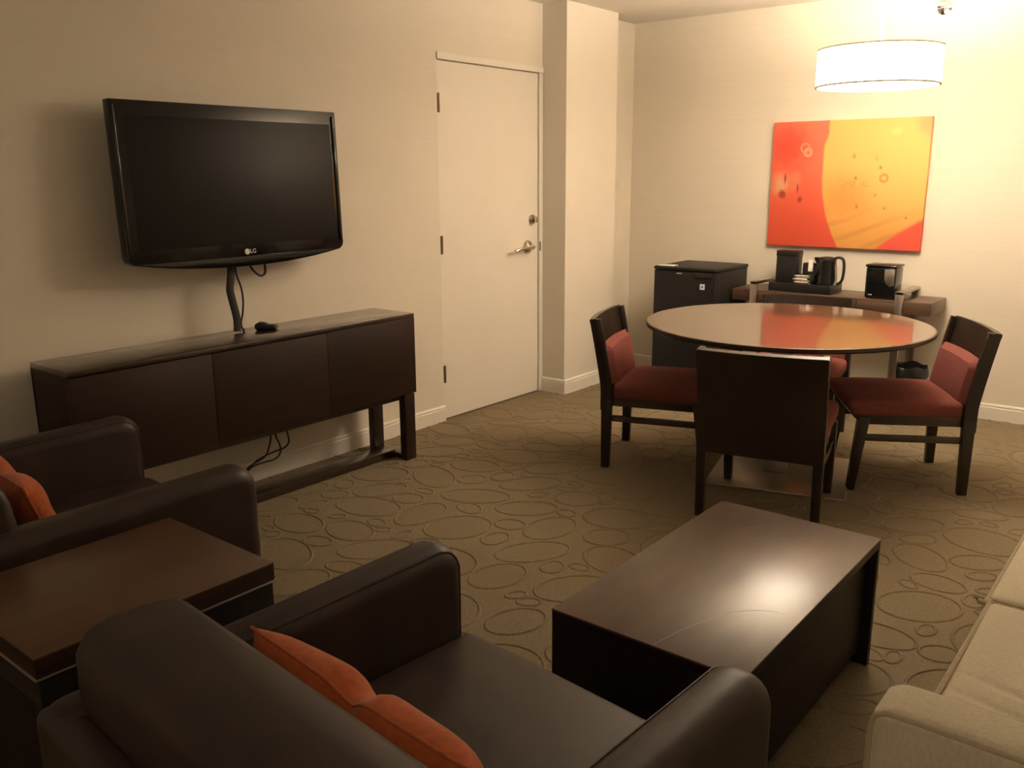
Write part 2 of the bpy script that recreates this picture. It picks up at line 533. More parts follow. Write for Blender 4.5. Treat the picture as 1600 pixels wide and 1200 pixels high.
# added floor uplighter, unseen behind the camera, brightening the near side
up = thing('added_fill_lamp', 'unseen floor uplighter added as fill light behind the camera', 'lamp', (3.35, -1.15, 0))
part('base', M['steel'], up, lambda b: lathe(b, [(0, 0), (.14, 0), (.14, .015), (.02, .03), (0, .03)], n=40))
part('pole', M['steel'], up, lambda b: tube(b, [(0, 0, .02), (0, 0, 1.78)], .011, 12, smooth=False))
part('bowl_shade', M['steel'], up, lambda b: lathe(b, [(.012, 1.76), (.08, 1.775), (.14, 1.82), (.17, 1.88), (.166, 1.88), (.135, 1.825), (.078, 1.782), (.012, 1.768)], n=40, closed=True))
ud = bpy.data.lights.new('fill_light', 'POINT')
ud.energy = FILL_W; ud.color = (1.0, .89, .75); ud.shadow_soft_size = .05
uo = bpy.data.objects.new('fill_light', ud); COL.objects.link(uo)
uo.parent = up; uo.location = (0, 0, 1.86)

# ------------------------------------------------------------------ artwork
def art_material(W, Hh):
    mt, nt, p = new_mat('abstract_print')
    setp(p, rough=.55, spec=.3)
    N = nt.nodes; L = nt.links
    def mth(op, a, b=None, c=None, clamp=False):
        n = N.new('ShaderNodeMath'); n.operation = op; n.use_clamp = clamp
        for i, x in enumerate((a, b, c)):
            if x is None: continue
            if isinstance(x, (int, float)): n.inputs[i].default_value = x
            else: L.new(x, n.inputs[i])
        return n.outputs[0]
    tc = N.new('ShaderNodeTexCoord'); sx = N.new('ShaderNodeSeparateXYZ'); L.new(tc.outputs['Object'], sx.inputs[0])
    u = mth('MULTIPLY_ADD', sx.outputs[0], 1 / W, .5)
    v = mth('MULTIPLY_ADD', sx.outputs[2], 1 / Hh, .5)
    nz = N.new('ShaderNodeTexNoise'); nz.inputs['Scale'].default_value = 6; nz.inputs['Detail'].default_value = 3
    L.new(tc.outputs['Object'], nz.inputs['Vector'])
    nzc = mth('SUBTRACT', nz.outputs['Fac'], .5)
    nf = N.new('ShaderNodeTexNoise'); nf.inputs['Scale'].default_value = 26; nf.inputs['Detail'].default_value = 4
    L.new(tc.outputs['Object'], nf.inputs['Vector'])
    nfc = mth('SUBTRACT', nf.outputs['Fac'], .5)
    def mix(fac, a, b):
        n = N.new('ShaderNodeMix'); n.data_type = 'RGBA'
        L.new(fac, n.inputs[0])
        for i, x in ((6, a), (7, b)):
            if isinstance(x, tuple): n.inputs[i].default_value = (*x, 1)
            else: L.new(x, n.inputs[i])
        return n.outputs[2]
    def step(x, lo, hi):
        n = N.new('ShaderNodeMapRange'); n.interpolation_type = 'SMOOTHSTEP'
        n.inputs[1].default_value = lo; n.inputs[2].default_value = hi
        L.new(x, n.inputs[0]); return n.outputs[0]
    def blob(cu, cv, ru, rv, soft=.6):
        a = mth('MULTIPLY', mth('SUBTRACT', u, cu), 1 / ru); b = mth('MULTIPLY', mth('SUBTRACT', v, cv), 1 / rv)
        d = mth('SQRT', mth('ADD', mth('MULTIPLY', a, a), mth('MULTIPLY', b, b)))
        d = mth('ADD', d, mth('MULTIPLY', nfc, .5))
        return mth('SUBTRACT', 1.0, step(d, 1 - soft, 1.0))
    def ringb(cu, cv, r, w):
        a = mth('SUBTRACT', u, cu); b = mth('MULTIPLY', mth('SUBTRACT', v, cv), Hh / W)
        d = mth('SQRT', mth('ADD', mth('MULTIPLY', a, a), mth('MULTIPLY', b, b)))
        return mth('SUBTRACT', 1.0, step(mth('ABSOLUTE', mth('SUBTRACT', d, r)), w * .3, w))
    red = (.80, .11, .06); redl = (.86, .19, .11); yel = (.86, .45, .135); ora = (.82, .33, .08); ora2 = (.76, .35, .085)
    redc = mix(step(v, .1, 1.0), (.80, .11, .058), redl)
    redc = mix(blob(.10, .80, .26, .28, .9), redc, (.74, .09, .055))
    redc = mix(blob(.07, .50, .10, .14, .9), redc, (.80, .36, .20))
    redc = mix(blob(.17, .53, .06, .10, .8), redc, (.76, .22, .12))
    for cu, cv, ru, rv in ((.085, .42, .04, .05), (.21, .38, .022, .035), (.10, .55, .012, .06), (.19, .47, .010, .05)):
        redc = mix(blob(cu, cv, ru, rv, .7), redc, (.46, .06, .035))
    redc = mix(ringb(.245, .755, .022, .012), redc, (.82, .34, .22))
    redc = mix(ringb(.225, .79, .028, .009), redc, (.80, .26, .16))
    yelc = mix(step(v, -.1, .55), ora2, yel)
    yelc = mix(blob(.50, .40, .26, .30, 1.0), yelc, ora)
    streak = step(mth('SINE', mth('MULTIPLY', mth('ADD', mth('SUBTRACT', mth('MULTIPLY', u, .5), v), mth('MULTIPLY', nzc, .05)), 46)), .2, 1.0)
    yelc = mix(mth('MULTIPLY', mth('MULTIPLY', streak, mth('SUBTRACT', 1.0, step(v, .12, .40))), .5), yelc, (.62, .28, .07))
    yelc = mix(mth('MULTIPLY', step(nf.outputs['Fac'], .52, .62), blob(.55, .45, .22, .2, .9)), yelc, (.68, .30, .08))
    for cu, cv, ru, rv, c in ((.55, .72, .018, .03, (.45, .30, .08)), (.69, .70, .02, .03, (.58, .36, .12)), (.72, .63, .015, .022, (.36, .22, .08)),
                              (.57, .55, .013, .025, (.36, .20, .07)), (.765, .32, .012, .015, (.34, .28, .09)), (.70, .42, .016, .02, (.55, .28, .08)),
                              (.90, .25, .012, .012, (.30, .18, .06)), (.80, .90, .05, .05, (.72, .52, .17)), (.59, .33, .014, .03, (.55, .22, .06))):
        yelc = mix(blob(cu, cv, ru, rv, .8), yelc, c)
    yelc = mix(ringb(.745, .55, .022, .012), yelc, (.66, .26, .07))
    # boundary between the red field and the yellow disc
    below = mth('MAXIMUM', mth('SUBTRACT', .58, v), 0.0)
    bnd = mth('ADD', .352, mth('MULTIPLY', mth('MULTIPLY', below, below), .40))
    bnd = mth('ADD', bnd, mth('MULTIPLY', step(v, .80, .90), .024))
    bnd = mth('ADD', bnd, mth('MULTIPLY', nfc, .012))
    isy = step(mth('SUBTRACT', u, bnd), -.008, .008)
    col = mix(isy, redc, yelc)
    # red lower corner
    c1 = mth('SUBTRACT', mth('SUBTRACT', mth('MULTIPLY', mth('SUBTRACT', u, .73), .86), v), mth('MULTIPLY', mth('MULTIPLY', mth('SUBTRACT', u, .73), mth('SUBTRACT', 1.0, u)), -.5))
    col = mix(step(c1, -.03, .012), col, (.82, .12, .075))
    # pinkish upper corner
    col = mix(mth('MULTIPLY', blob(1.03, 1.0, .17, .24, .7), .8), col, (.80, .30, .14))
    L.new(col, p.inputs['Base Color'])
    return mt
AW, AH = .953, .778
b = bm_new()
box(b, -AW / 2, AW / 2, -.016, .016, -AH / 2, AH / 2, .002)
art = obj('canvas_print', b, art_material(AW, AH))
art.location = (1.594, YF - .019, 1.357)
tag(art, 'red and yellow abstract canvas print hanging on the wall', 'picture')

# ------------------------------------------------------------------ television
tv = thing('television', 'wide black flat screen television mounted on the wall', 'television', (0, 2.279, 1.39))
TX = .17
TILT = Matrix.Translation((TX, 0, 0)) @ Matrix.Rotation(math.radians(-2.4), 4, 'Y') @ Matrix.Translation((-TX, 0, 0))
def tv_outline(inset=0.0):
    top, bot, hw = .329 - inset, -.300 + inset, .549 - inset
    pts = [(-hw + .008, top), (hw, top), (hw - .006, bot + .03)]
    pts += [(hw - .012, bot + .012), (hw - .03, bot)]
    n = 14
    for i in range(1, n):
        t = i / n
        y = (hw - .03) * (1 - 2 * t)
        pts.append((y, bot - .042 * (1 - abs(1 - 2 * t) ** 2.2)))
    pts += [(-hw + .03, bot), (-hw + .012, bot + .012), (-hw + .006, bot + .03)]
    return pts
part('bezel', M['black_gloss'], tv, lambda b: prism(b, tv_outline(), 'x', TX - .045, TX, .004, 2, mtx=TILT))
def f_back(b):
    prism(b, tv_outline(.03), 'x', TX - .085, TX - .04, .012, 2, mtx=TILT)
part('housing', M['black_satin'], tv, f_back)
part('screen', M['screen'], tv, lambda b: box(b, TX - .003, TX + .0015, -.490, .508, -.246, .272, .001, mtx=TILT))
for s in (-1, 1):
    part('edge_strip', M['black_gloss'], tv, lambda b: box(b, TX - .012, TX + .006, s * .530 - .007, s * .530 + .007, -.26, .31, .005, 3, mtx=TILT))
part('chin', M['black_gloss'], tv, lambda b: prism(b, [(-.50, -.298), (.50, -.298), (.30, -.326), (0, -.338), (-.30, -.326)], 'x', TX - .004, TX + .004, .003, 2, mtx=TILT))
def text_mesh(txt, size, mtx):
    cu = bpy.data.curves.new('t', 'FONT'); cu.body = txt; cu.size = size; cu.extrude = .0006; cu.align_x = 'CENTER'; cu.align_y = 'CENTER'
    to = bpy.data.objects.new('t', cu); COL.objects.link(to)
    dg = bpy.context.evaluated_depsgraph_get()
    me = bpy.data.meshes.new_from_object(to.evaluated_get(dg))
    bm = bm_new(); bm.from_mesh(me)
    bpy.data.objects.remove(to); bpy.data.meshes.remove(me); bpy.data.curves.remove(cu)
    bm.transform(mtx)
    return bm
FACE_X = Matrix(((0, 0, 1, 0), (1, 0, 0, 0), (0, 1, 0, 0), (0, 0, 0, 1)))   # text plane facing +x, reading along +y
def f_logo(b):
    absorb(b, text_mesh('LG', .026, TILT @ Matrix.Translation((TX + .0012, .030, -.279)) @ FACE_X))
    lathe(b, [(0, 0), (.0125, 0), (.0125, .0012), (0, .0012)], n=24, mtx=TILT @ Matrix.Translation((TX + .0008, 0, -.279)) @ Matrix.Rotation(PI / 2, 4, 'Y'))
part('logo', M['logo'], tv, f_logo)
def f_mount(b):
    box(b, .0, .03, -.25, .25, -.15, .12, .003)
    box(b, .02, .095, -.20, -.15, -.15, .15, .003)
    box(b, .02, .095, .15, .20, -.15, .15, .003)
part('wall_mount', M['black_satin'], tv, f_mount)
part('button_lip', M['chrome'], tv, lambda b: tube(b, [(TX - .02, .41, -.307), (TX - .016, .43, -.316), (TX - .02, .45, -.311), (TX - .022, .468, -.305)], .0028, 8))

# cables from the television
b = bm_new(); tube(b, [(.105, 2.236, 1.10), (.115, 2.236, 1.043), (.125, 2.221, .982), (.13, 2.212, .945), (.13, 2.220, .898), (.13, 2.233, .834), (.13, 2.236, .796), (.13, 2.233, .760)], .0185, 12, flat=.55, up=(1, 0, 0))
tag(obj('cable_sleeve', b, M['sleeve']), 'thick black cable sleeve running from the television to the low cabinet', 'cable sleeve')
b = bm_new(); tube(b, [(.10, 2.266, 1.09), (.112, 2.262, 1.013), (.12, 2.276, .948), (.12, 2.281, .89), (.12, 2.273, .834), (.12, 2.262, .795), (.122, 2.264, .770), (.125, 2.272, .762), (.13, 2.262, .761)], .0042, 8)
tag(obj('power_cable', b, M['cable']), 'thin black cable bowing out beside the thick sleeve below the television', 'cable')
b = bm_new(); tube(b, [(.10, 2.340, 1.10), (.10, 2.345, 1.040), (.10, 2.373, 1.004), (.10, 2.399, .990), (.10, 2.420, 1.000), (.10, 2.423, 1.031), (.10, 2.42, 1.10)], .0055, 8)
tag(obj('aerial_cable', b, M['cable']), 'short black cable loop hanging under the television', 'cable')

# ------------------------------------------------------------------ low cabinet under the television
CX0, CX1, CY0, CY1, CZ0, CZ1 = .07, .37, 1.372, 3.095, .350, .757
cab = thing('low_cabinet', 'long dark wooden cabinet on a sled base under the television', 'cabinet', (0, 0, 0))
def f_case(b):
    box(b, CX0, CX1 - .001, CY0, CY1, CZ1 - .020, CZ1, .0015)
    box(b, CX0, CX1 - .02, CY0, CY1, CZ0, CZ0 + .02, .001)
    box(b, CX0, CX0 + .012, CY0, CY1, CZ0, CZ1 - .018)
    box(b, CX0 + .02, CX1 - .03, CY0 + .06, CY1 - .06, CZ0 - .030, CZ0 + .002, .001)
part('body', M['wood'], cab, f_case)
for y0 in (CY0, CY1 - .02):
    part('side_panel', M['wood_shaded'], cab, lambda b: box(b, CX0, CX1 - .0185, y0, y0 + .02, CZ0, CZ1 - .0195, .001))
ys = [CY0, 1.947, 2.538, CY1]
for i in range(3):
    part('door', M['wood_shaded'], cab, lambda b: box(b, CX1 - .019, CX1, ys[i] + (.0007 if i else 0), ys[i + 1] - (.0007 if i < 2 else 0), CZ0, CZ1 - (.024 if i != 2 else .021), .0012))
for yy in (CY0 + .05, CY1 - .082):
    part('leg', M['wood_z'], cab, lambda b: box(b, .325, .370, yy, yy + .068, 0, CZ0 - .004, .002))
    part('leg', M['wood_z'], cab, lambda b: box(b, .088, .128, yy, yy + .068, 0, CZ0 - .004, .002))
    part('cross_foot', M['wood'], cab, lambda b: box(b, .128, .325, yy + .004, yy + .064, .004, .030, .002))
part('rail', M['wood'], cab, lambda b: box(b, .178, .276, CY0 + .112, CY1 - .076, .002, .042, .002))

# remote control
rm = thing('remote_control', 'black remote control lying on the low cabinet', 'remote control', (.178, 2.352, CZ1), math.radians(39))
def f_rem(b):
    # thick rounded handset with a waist, seen from its side
    prof = [(-.046, .003), (-.049, .012), (-.046, .026), (-.032, .034), (-.010, .032), (.005, .025), (.016, .023), (.036, .023), (.048, .017), (.050, .008), (.045, .001), (.0, .0), (-.038, .0)]
    prism(b, prof, 'y', -.024, .024, .009, 4, ang=50)
part('body', M['black_satin'], rm, f_rem, ang=60)
def f_btn(b):
    for i in range(4):
        for j in (-1, 0, 1):
            box(b, .012 + i * .008 - .0025, .012 + i * .008 + .0025, j * .012 - .004, j * .012 + .004, .0222, .0248, .0008)
part('keypad', M['grey_metal'], rm, f_btn)

# loose cables under the cabinet
for nm, pts, lab in (
    ('loose_cable', [(.12, 2.378, .325), (.12, 2.373, .231), (.12, 2.359, .185), (.12, 2.338, .152), (.12, 2.301, .137), (.11, 2.258, .120), (.10, 2.16, .06), (.09, 2.10, .006)], 'black cable hanging straight below the low cabinet, shortest of the tangle'),
    ('loose_cable', [(.105, 2.400, .325), (.105, 2.413, .228), (.105, 2.431, .182), (.105, 2.432, .141), (.105, 2.400, .117), (.105, 2.335, .116), (.10, 2.264, .105), (.09, 2.18, .03), (.085, 2.14, .006)], 'black cable sagging lowest in the tangle below the low cabinet'),
    ('loose_cable', [(.135, 2.440, .325), (.135, 2.461, .223), (.135, 2.462, .191), (.135, 2.438, .171), (.135, 2.375, .165), (.135, 2.313, .155), (.13, 2.255, .130), (.12, 2.14, .03), (.12, 2.10, .006)], 'black cable looping outermost in the tangle below the low cabinet')):
    b = bm_new(); tube(b, pts, .0042, 8)
    tag(obj(nm, b, M['cable']), lab, 'cable', 'tangled cables under the low cabinet')

# ------------------------------------------------------------------ round table
TC = (1.923, 4.014); TR = .652; TZ = .742
rt = thing('round_table', 'round polished brown dining table on a square steel base', 'table', (TC[0], TC[1], 0), math.radians(14.9))
part('tabletop', M['round_top'], rt, lambda b: lathe(b, [(0, TZ - .004), (TR - .008, TZ - .004), (TR - .008, TZ), (0, TZ)][::-1], n=128))
part('edge_band', M['round_edge'], rt, lambda b: lathe(b, [(0, TZ - .024), (TR - .012, TZ - .024), (TR, TZ - .016), (TR, TZ - .002), (TR - .003, TZ - .0005), (TR - .009, TZ - .0003), (TR - .009, TZ - .003), (0, TZ - .003)], n=128))
part('base_plate', M['plate'], rt, lambda b: box(b, -.285, .340, -.315, .31, 0, .012, .003))
part('post', M['steel'], rt, lambda b: box(b, -.05, .05, -.05, .05, .012, TZ - .03, .004))
part('bracket', M['grey_metal'], rt, lambda b: box(b, -.2, .2, -.2, .2, TZ - .036, TZ - .024, .003))

# ------------------------------------------------------------------ dining chairs
def make_chair():
    t = thing('dining_chair', '', 'chair', group='dining chairs around the round table')
    W2 = .2275
    # back panel: curved in plan, raked above the seat
    def ycurve(x): return -.022 * (1 - (x / .25) ** 2)
    def f_panel(b):
        n, mlev = 16, 12
        front, back = [], []
        for side, arr, off in ((1, front, -.012), (-1, back, -.046)):
            for j in range(mlev + 1):
                z = .295 + (.750 - .295) * j / mlev
                rk = -.215 - (max(0, z - .40) ** 1.15) * .21
                if side < 0 and j == mlev: z -= .006
                arr.append([b.verts.new((-.2545 + .509 * i / n, rk + ycurve(-.2545 + .509 * i / n) * min(1, max(0, (z - .3) / .3)) + off, z)) for i in range(n + 1)])
        for j in range(mlev):
            for i in range(n):
                b.faces.new((front[j][i], front[j][i + 1], front[j + 1][i + 1], front[j + 1][i]))
                b.faces.new((back[j][i + 1], back[j][i], back[j + 1][i], back[j + 1][i + 1]))
            b.faces.new((front[j][0], front[j + 1][0], back[j + 1][0], back[j][0]))
            b.faces.new((front[j + 1][n], front[j][n], back[j][n], back[j + 1][n]))
        for i in range(n):
            b.faces.new((front[mlev][i], front[mlev][i + 1], back[mlev][i + 1], back[mlev][i]))
            b.faces.new((front[0][i + 1], front[0][i], back[0][i], back[0][i + 1]))
        bmesh.ops.recalc_face_normals(b, faces=b.faces)
        es = [e for e in b.edges if len(e.link_faces) == 2 and e.calc_face_angle(0) > .9]
        bmesh.ops.bevel(b, geom=es, offset=.003, segments=2, affect='EDGES')
    part('backrest', M['wood_z'], t, f_panel)
    for s in (-1, 1):
        def f_stile(b):
            pr = []
            zs = [.26, .33, .40, .46, .52, .58, .64, .70, .750]
            for z in zs:
                rk = -.205 - (max(0, z - .40) ** 1.15) * .21
                pr.append((rk, z))
            pts = pr + [(y - .046, z - (.009 if z > .74 else 0)) for y, z in pr[::-1]]
            prism(b, pts, 'x', s * .241 - .013, s * .241 + .013, .003, 2)
        part('back_post', M['wood_z'], t, f_stile)
        def f_rear(b):
            tapered(b, (s * .236, -.234, 0), (s * .236, -.231, .35), .017, .020, .020, .026)
        part('leg', M['wood_z'], t, f_rear)
        def f_front(b):
            tapered(b, (s * .226, .250, 0), (s * .226, .215, .35), .017, .017, .023, .025)
        part('leg', M['wood_z'], t, f_front)
        part('stretcher', M['wood'], t, lambda b: box(b, s * .234 - .009, s * .234 + .009, -.22, .232, .240, .270, .002))
    def f_apron(b):
        pr = [(-.215, .318), (.215, .318), (.262, .350), (.262, .372), (-.215, .372)]
        prism(b, pr, 'x', -.240, .240, .003, 2)
    part('apron', M['wood'], t, f_apron)
    def f_seat(b):
        cushion(b, -.246, .246, -.208, .292, .352, .428, crown=.030, r=.026, n=14)
        for v in b.verts:   # undercut nose
            if v.co.y > .24 and v.co.z < .40:
                v.co.y -= (.40 - v.co.z) * .6 * min(1, (v.co.y - .24) / .05)
    part('seat', M['red'], t, f_seat)
    def f_pad(b):
        # upholstered pad on the lower half of the back
        n, mlev = 16, 10
        front, back = [], []
        for arr, fr in ((front, True), (back, False)):
            for j in range(mlev + 1):
                z = .405 + (.622 - .405) * j / mlev
                rk = -.208 - (max(0, z - .40) ** 1.15) * .21
                row = []
                for i in range(n + 1):
                    x = -.232 + .464 * i / n
                    u = abs(x) / .232; vv = abs(2 * j / mlev - 1)
                    th = .036 * (max(0, 1 - u ** 8) * max(0, 1 - vv ** 8)) ** .4
                    row.append(b.verts.new((x, rk + ycurve(x) * min(1, max(0, (z - .3) / .3)) + (th if fr else -.006), z)))
                arr.append(row)
        for j in range(mlev):
            for i in range(n):
                b.faces.new((front[j][i], front[j][i + 1], front[j + 1][i + 1], front[j + 1][i]))
                b.faces.new((back[j][i + 1], back[j][i], back[j + 1][i], back[j + 1][i + 1]))
            b.faces.new((front[j][0], front[j + 1][0], back[j + 1][0], back[j][0]))
            b.faces.new((front[j + 1][n], front[j][n], back[j][n], back[j + 1][n]))
        for i in range(n):
            b.faces.new((front[mlev][i], front[mlev][i + 1], back[mlev][i + 1], back[mlev][i]))
            b.faces.new((front[0][i + 1], front[0][i], back[0][i], back[0][i + 1]))
        bmesh.ops.recalc_face_normals(b, faces=b.faces)
    part('back_pad', M['red'], t, f_pad)
    return t
def heading(deg): return math.radians(deg - 90)
ch = make_chair()
ch['label'] = 'dark wooden dining chair with its solid back turned to the coffee table'
ch.location = (2.07, 3.555, 0); ch.rotation_euler = (math.radians(1.4), 0, heading(102.4))
ch.location.z = .0058
g = 'dining chairs around the round table'
dup(ch, (1.366, 3.862, 0), heading(18.9), 'dark wooden dining chair with red seat nearest the white column', g)
dup(ch, (2.392, 4.308, 0), heading(210.5), 'dark wooden dining chair with red seat, next to the waste bin', g)
dup(ch, (1.748, 4.630, 0), heading(-79.6), 'dark wooden dining chair behind the round table, its back to the desk', g)

# ------------------------------------------------------------------ coffee table
ct = thing('coffee_table', 'low dark rectangular coffee table with a scratched top', 'coffee table', (2.59, 2.05, 0))
part('tabletop', M['coffee_top'], ct, lambda b: box(b, -.25, .25, -.465, .465, .3945, .400, .0012))
part('shaded_core', M['shade_wood'], ct, lambda b: box(b, -.2495, .2495, -.4645, .4645, .372, .395, .001))  # slab edge kept darker than the top, its shade painted in
part('end_panel', M['shade_wood'], ct, lambda b: box(b, -.2495, .2495, -.4645, -.440, 0, .373, .002))
part('end_panel', M['shade_wood'], ct, lambda b: box(b, -.2495, .2495, .440, .4645, 0, .373, .002))
part('side_panel', M['shade_wood'], ct, lambda b: box(b, .205, .225, -.441, .441, .05, .373, .002))
part('side_panel', M['shade_wood'], ct, lambda b: box(b, -.225, -.205, -.441, .441, .05, .373, .002))
part('bottom_panel', M['shade_wood'], ct, lambda b: box(b, -.206, .206, -.441, .441, .05, .07, .002))
def f_scr(b):
    tube(b, [(.03, -.46, .3998), (.055, -.34, .3998), (.10, -.22, .3998), (.155, -.16, .3998), (.21, -.14, .3998)], .0011, 6, flat=.4)
M['scratch'] = mottled('pale_scratch', (.24, .17, .11), (.30, .21, .14), (30, 30, 30), rough=.6)
part('scratch', M['scratch'], ct, f_scr)
part('scratch', M['scratch'], ct, lambda b: tube(b, [(-.10, .27, .3998), (-.085, .31, .3998), (-.06, .33, .3998)], .0011, 6, flat=.4))

# ------------------------------------------------------------------ end table
et = thing('end_table', 'square brown end table between the two leather armchairs', 'side table', (1.68, .842, 0))
ex, ey = .221, .265
part('tabletop', M['end_top'], et, lambda b: box(b, -ex, ex, -ey, ey, .5655, .570, .001))
part('shaded_core', M['wood_shaded'], et, lambda b: box(b, -ex + .0005, ex - .0005, -ey + .0005, ey - .0005, .527, .566, .001))  # darker wood than the top, painting the shade on the slab edge
part('metal_strip', M['plate'], et, lambda b: box(b, -ex - .003, ex + .003, -ey - .003, ey + .003, .5235, .5272, .0006))
part('apron', M['black_satin'], et, lambda b: box(b, -ex + .004, ex - .004, -ey + .004, ey - .004, .465, .522, .002))
part('drawer', M['wood'], et, lambda b: box(b, -ex + .02, ex - .02, ey - .012, ey - .001, .30, .46, .002))
part('cabinet_box', M['shade_wood'], et, lambda b: box(b, -ex + .02, ex - .02, -ey + .02, ey - .012, .06, .466, .003))  # coloured near black to paint the shade below the tabletop
for sx in (-1, 1):
    for sy in (-1, 1):
        part('leg', M['shade_wood'], et, lambda b: box(b, sx * (ex - .025) - .018, sx * (ex - .025) + .018, sy * (ey - .025) - .018, sy * (ey - .025) + .018, 0, .47, .002))

# ------------------------------------------------------------------ leather armchairs
def make_armchair():
    t = thing('leather_armchair', '', 'armchair', group='brown leather armchairs')
    # arms: rounded front-top corner, soft edges
    for s in (-1, 1):
        def f_arm(b):
            pts = [(-.475, .06), (.412, .06), (.415, .30)]
            cx, cz, r = .415 - .075, .628 - .075, .075
            for k in range(0, 9):
                a = PI / 2 * k / 8
                pts.append((cx + r * math.cos(a) * 1.0, cz + r * math.sin(a)))
            for k in range(1, 13):
                tt = k / 12
                pts.append((cx + (-.475 - cx) * tt, .628 - .034 * tt))
            prism(b, pts, 'x', s * .44 - (.108 if s > 0 else 0), s * .44 + (.108 if s < 0 else 0), .046, 7, ang=50)
        part('armrest', M['leather'], t, f_arm, ang=60)
        def f_seam(b):
            xin = s * (.44 - .108 + .0130)
            q = .0130
            pr = [(xin, y, .628 - .030 * (.34 - y) / .755 - q) for y in (-.30, -.15, 0, .15, .26)]
            cx, cz, r = .415 - .075, .628 - .075, .075 - q
            pr += [(xin, cx + r * math.cos(PI / 2 * (1 - k / 6)), cz + r * math.sin(PI / 2 * (1 - k / 6))) for k in range(0, 7)]
            pr += [(xin, .4145 - q, .45), (xin, .413 - q, .30)]
            tube(b, pr, .0026, 6)
        part('piping', M['leather'], t, f_seam)
    def f_rear(b):
        pts = [(-.43, .06), (.43, .06), (.43, .585), (-.43, .585)]
        prism(b, pts, 'y', -.475, -.405, .022, 4)
    part('rear_panel', M['leather'], t, f_rear, ang=60)
    def f_base(b):
        box(b, -.36, .36, -.42, .385, .07, .29, .015, 3)
    part('base', M['leather'], t, f_base, ang=60)
    def f_back(b):
        # thick back cushion, leaning a little to the rear
        pts = []
        prof = [(-.16, .30), (-.185, .45), (-.205, .60), (-.215, .67), (-.227, .705), (-.250, .721), (-.300, .727), (-.360, .725), (-.398, .712), (-.416, .680), (-.418, .60), (-.408, .45), (-.40, .30)]
        prism(b, prof, 'x', -.392, .392, .028, 5, ang=48)
    part('backrest', M['leather'], t, f_back, ang=60)
    def f_seat(b):
        cushion(b, -.336, .336, -.22, .425, .27, .410, crown=.022, r=.035, n=18)
    part('seat_cushion', M['leather'], t, f_seat, ang=60)
    for sx in (-1, 1):
        for sy in (-1, 1):
            part('leg', M['wood_z'], t, lambda b: tapered(b, (sx * .385, sy * .385 - .03, 0), (sx * .385, sy * .385 - .03, .07), .018, .018, .025, .025))
    return t
ac = make_armchair()
ac['label'] = 'brown leather armchair beside the coffee table, between end table and beige sofa'
AC1 = Vector((2.548, .934, 0)); ROT1 = math.radians(-5)
ac.location = AC1; ac.rotation_euler = (0, 0, ROT1)
AC2 = Vector((.950, 1.040, 0)); ROT2 = math.radians(-5)
dup(ac, AC2, ROT2, 'brown leather armchair between the low cabinet and the end table', 'brown leather armchairs')

def place_pillow(name, base, rot, off, label, seed, dent, w=.58, h=.28, t=.13, tilt=20, yaw=0, roll=0):
    b = bm_new(); pillow(b, w, h, t, seed=seed, dent=dent)
    root = obj(name, b, M['orange'], ang=70)
    b2 = bm_new()
    n = 60
    ring = []
    def edge(u, v):
        sx = 1 - .07 * (1 - abs(v) ** 2) * (abs(u) ** 3); sz = 1 - .07 * (1 - abs(u) ** 2) * (abs(v) ** 3)
        z = v * h / 2 * sz
        if dent:
            z -= dent[2] * math.exp(-((u - dent[0]) / dent[1]) ** 2) * max(0, v + .2) / 1.2
        return (u * w / 2 * sx, 0, z)
    path = []
    for k in range(n): path.append(edge(-1 + 2 * k / n, 1))
    for k in range(n): path.append(edge(1, 1 - 2 * k / n))
    for k in range(n): path.append(edge(1 - 2 * k / n, -1))
    for k in range(n + 1): path.append(edge(-1, -1 + 2 * k / n))
    tube(b2, path, .0035, 6, smooth=False)
    obj('piping', b2, M['orange'], root)
    R = Matrix.Rotation(rot, 4, 'Z')
    root.matrix_world = Matrix.Translation(base) @ R @ Matrix.Translation(off) @ Matrix.Rotation(math.radians(yaw), 4, 'Z') @ Matrix.Rotation(math.radians(tilt), 4, 'X') @ Matrix.Rotation(math.radians(roll), 4, 'Y')
    tag(root, label, 'pillow', 'orange pillows on the armchairs')
    return root
place_pillow('throw_pillow', AC1, ROT1, (-.010, -.095, .515), 'orange throw pillow on the armchair beside the coffee table', 3, (-.05, .12, .03, .45))
place_pillow('throw_pillow', AC2, ROT2, (-.07, -.095, .515), 'orange throw pillow on the armchair next to the low cabinet', 5, (.1, .2, .02, .3))

# ------------------------------------------------------------------ sofa
sf = thing('sofa', 'beige fabric sofa with piped cushions', 'sofa', (0, 0, 0))
SX0, SX1 = 3.165, 4.09
SY0, SY1 = 1.300, 3.085
for s, y0, y1 in ((-1, SY0, SY0 + .108), (1, SY1 - .108, SY1)):
    def f_sarm(b):
        pts = [(SX0, .06), (SX0, .50), (SX0 + .001, .585), (SX0 + .005, .607), (SX0 + .018, .620), (SX0 + .06, .623), (SX1, .619), (SX1, .06)]
        prism(b, pts, 'y', y0, y1, .020, 4, ang=40)
    arm = part('armrest', M['sofa'], sf, f_sarm, ang=60)
    for yy in (y0 + .006, y1 - .006):
        part('piping', M['sofa_pipe'], arm, lambda b: tube(b, [(SX1 - .05, yy, .609), (SX0 + .3, yy, .613), (SX0 + .06, yy, .613), (SX0 + .018, yy, .609), (SX0 + .005, yy, .586), (SX0 + .003, yy, .50), (SX0 + .003, yy, .10)], .005, 8))
part('base', M['sofa'], sf, lambda b: box(b, SX0 + .03, SX1, SY0 + .10, SY1 - .10, .08, .30, .012, 3), ang=60)
SM = (SY0 + SY1) / 2
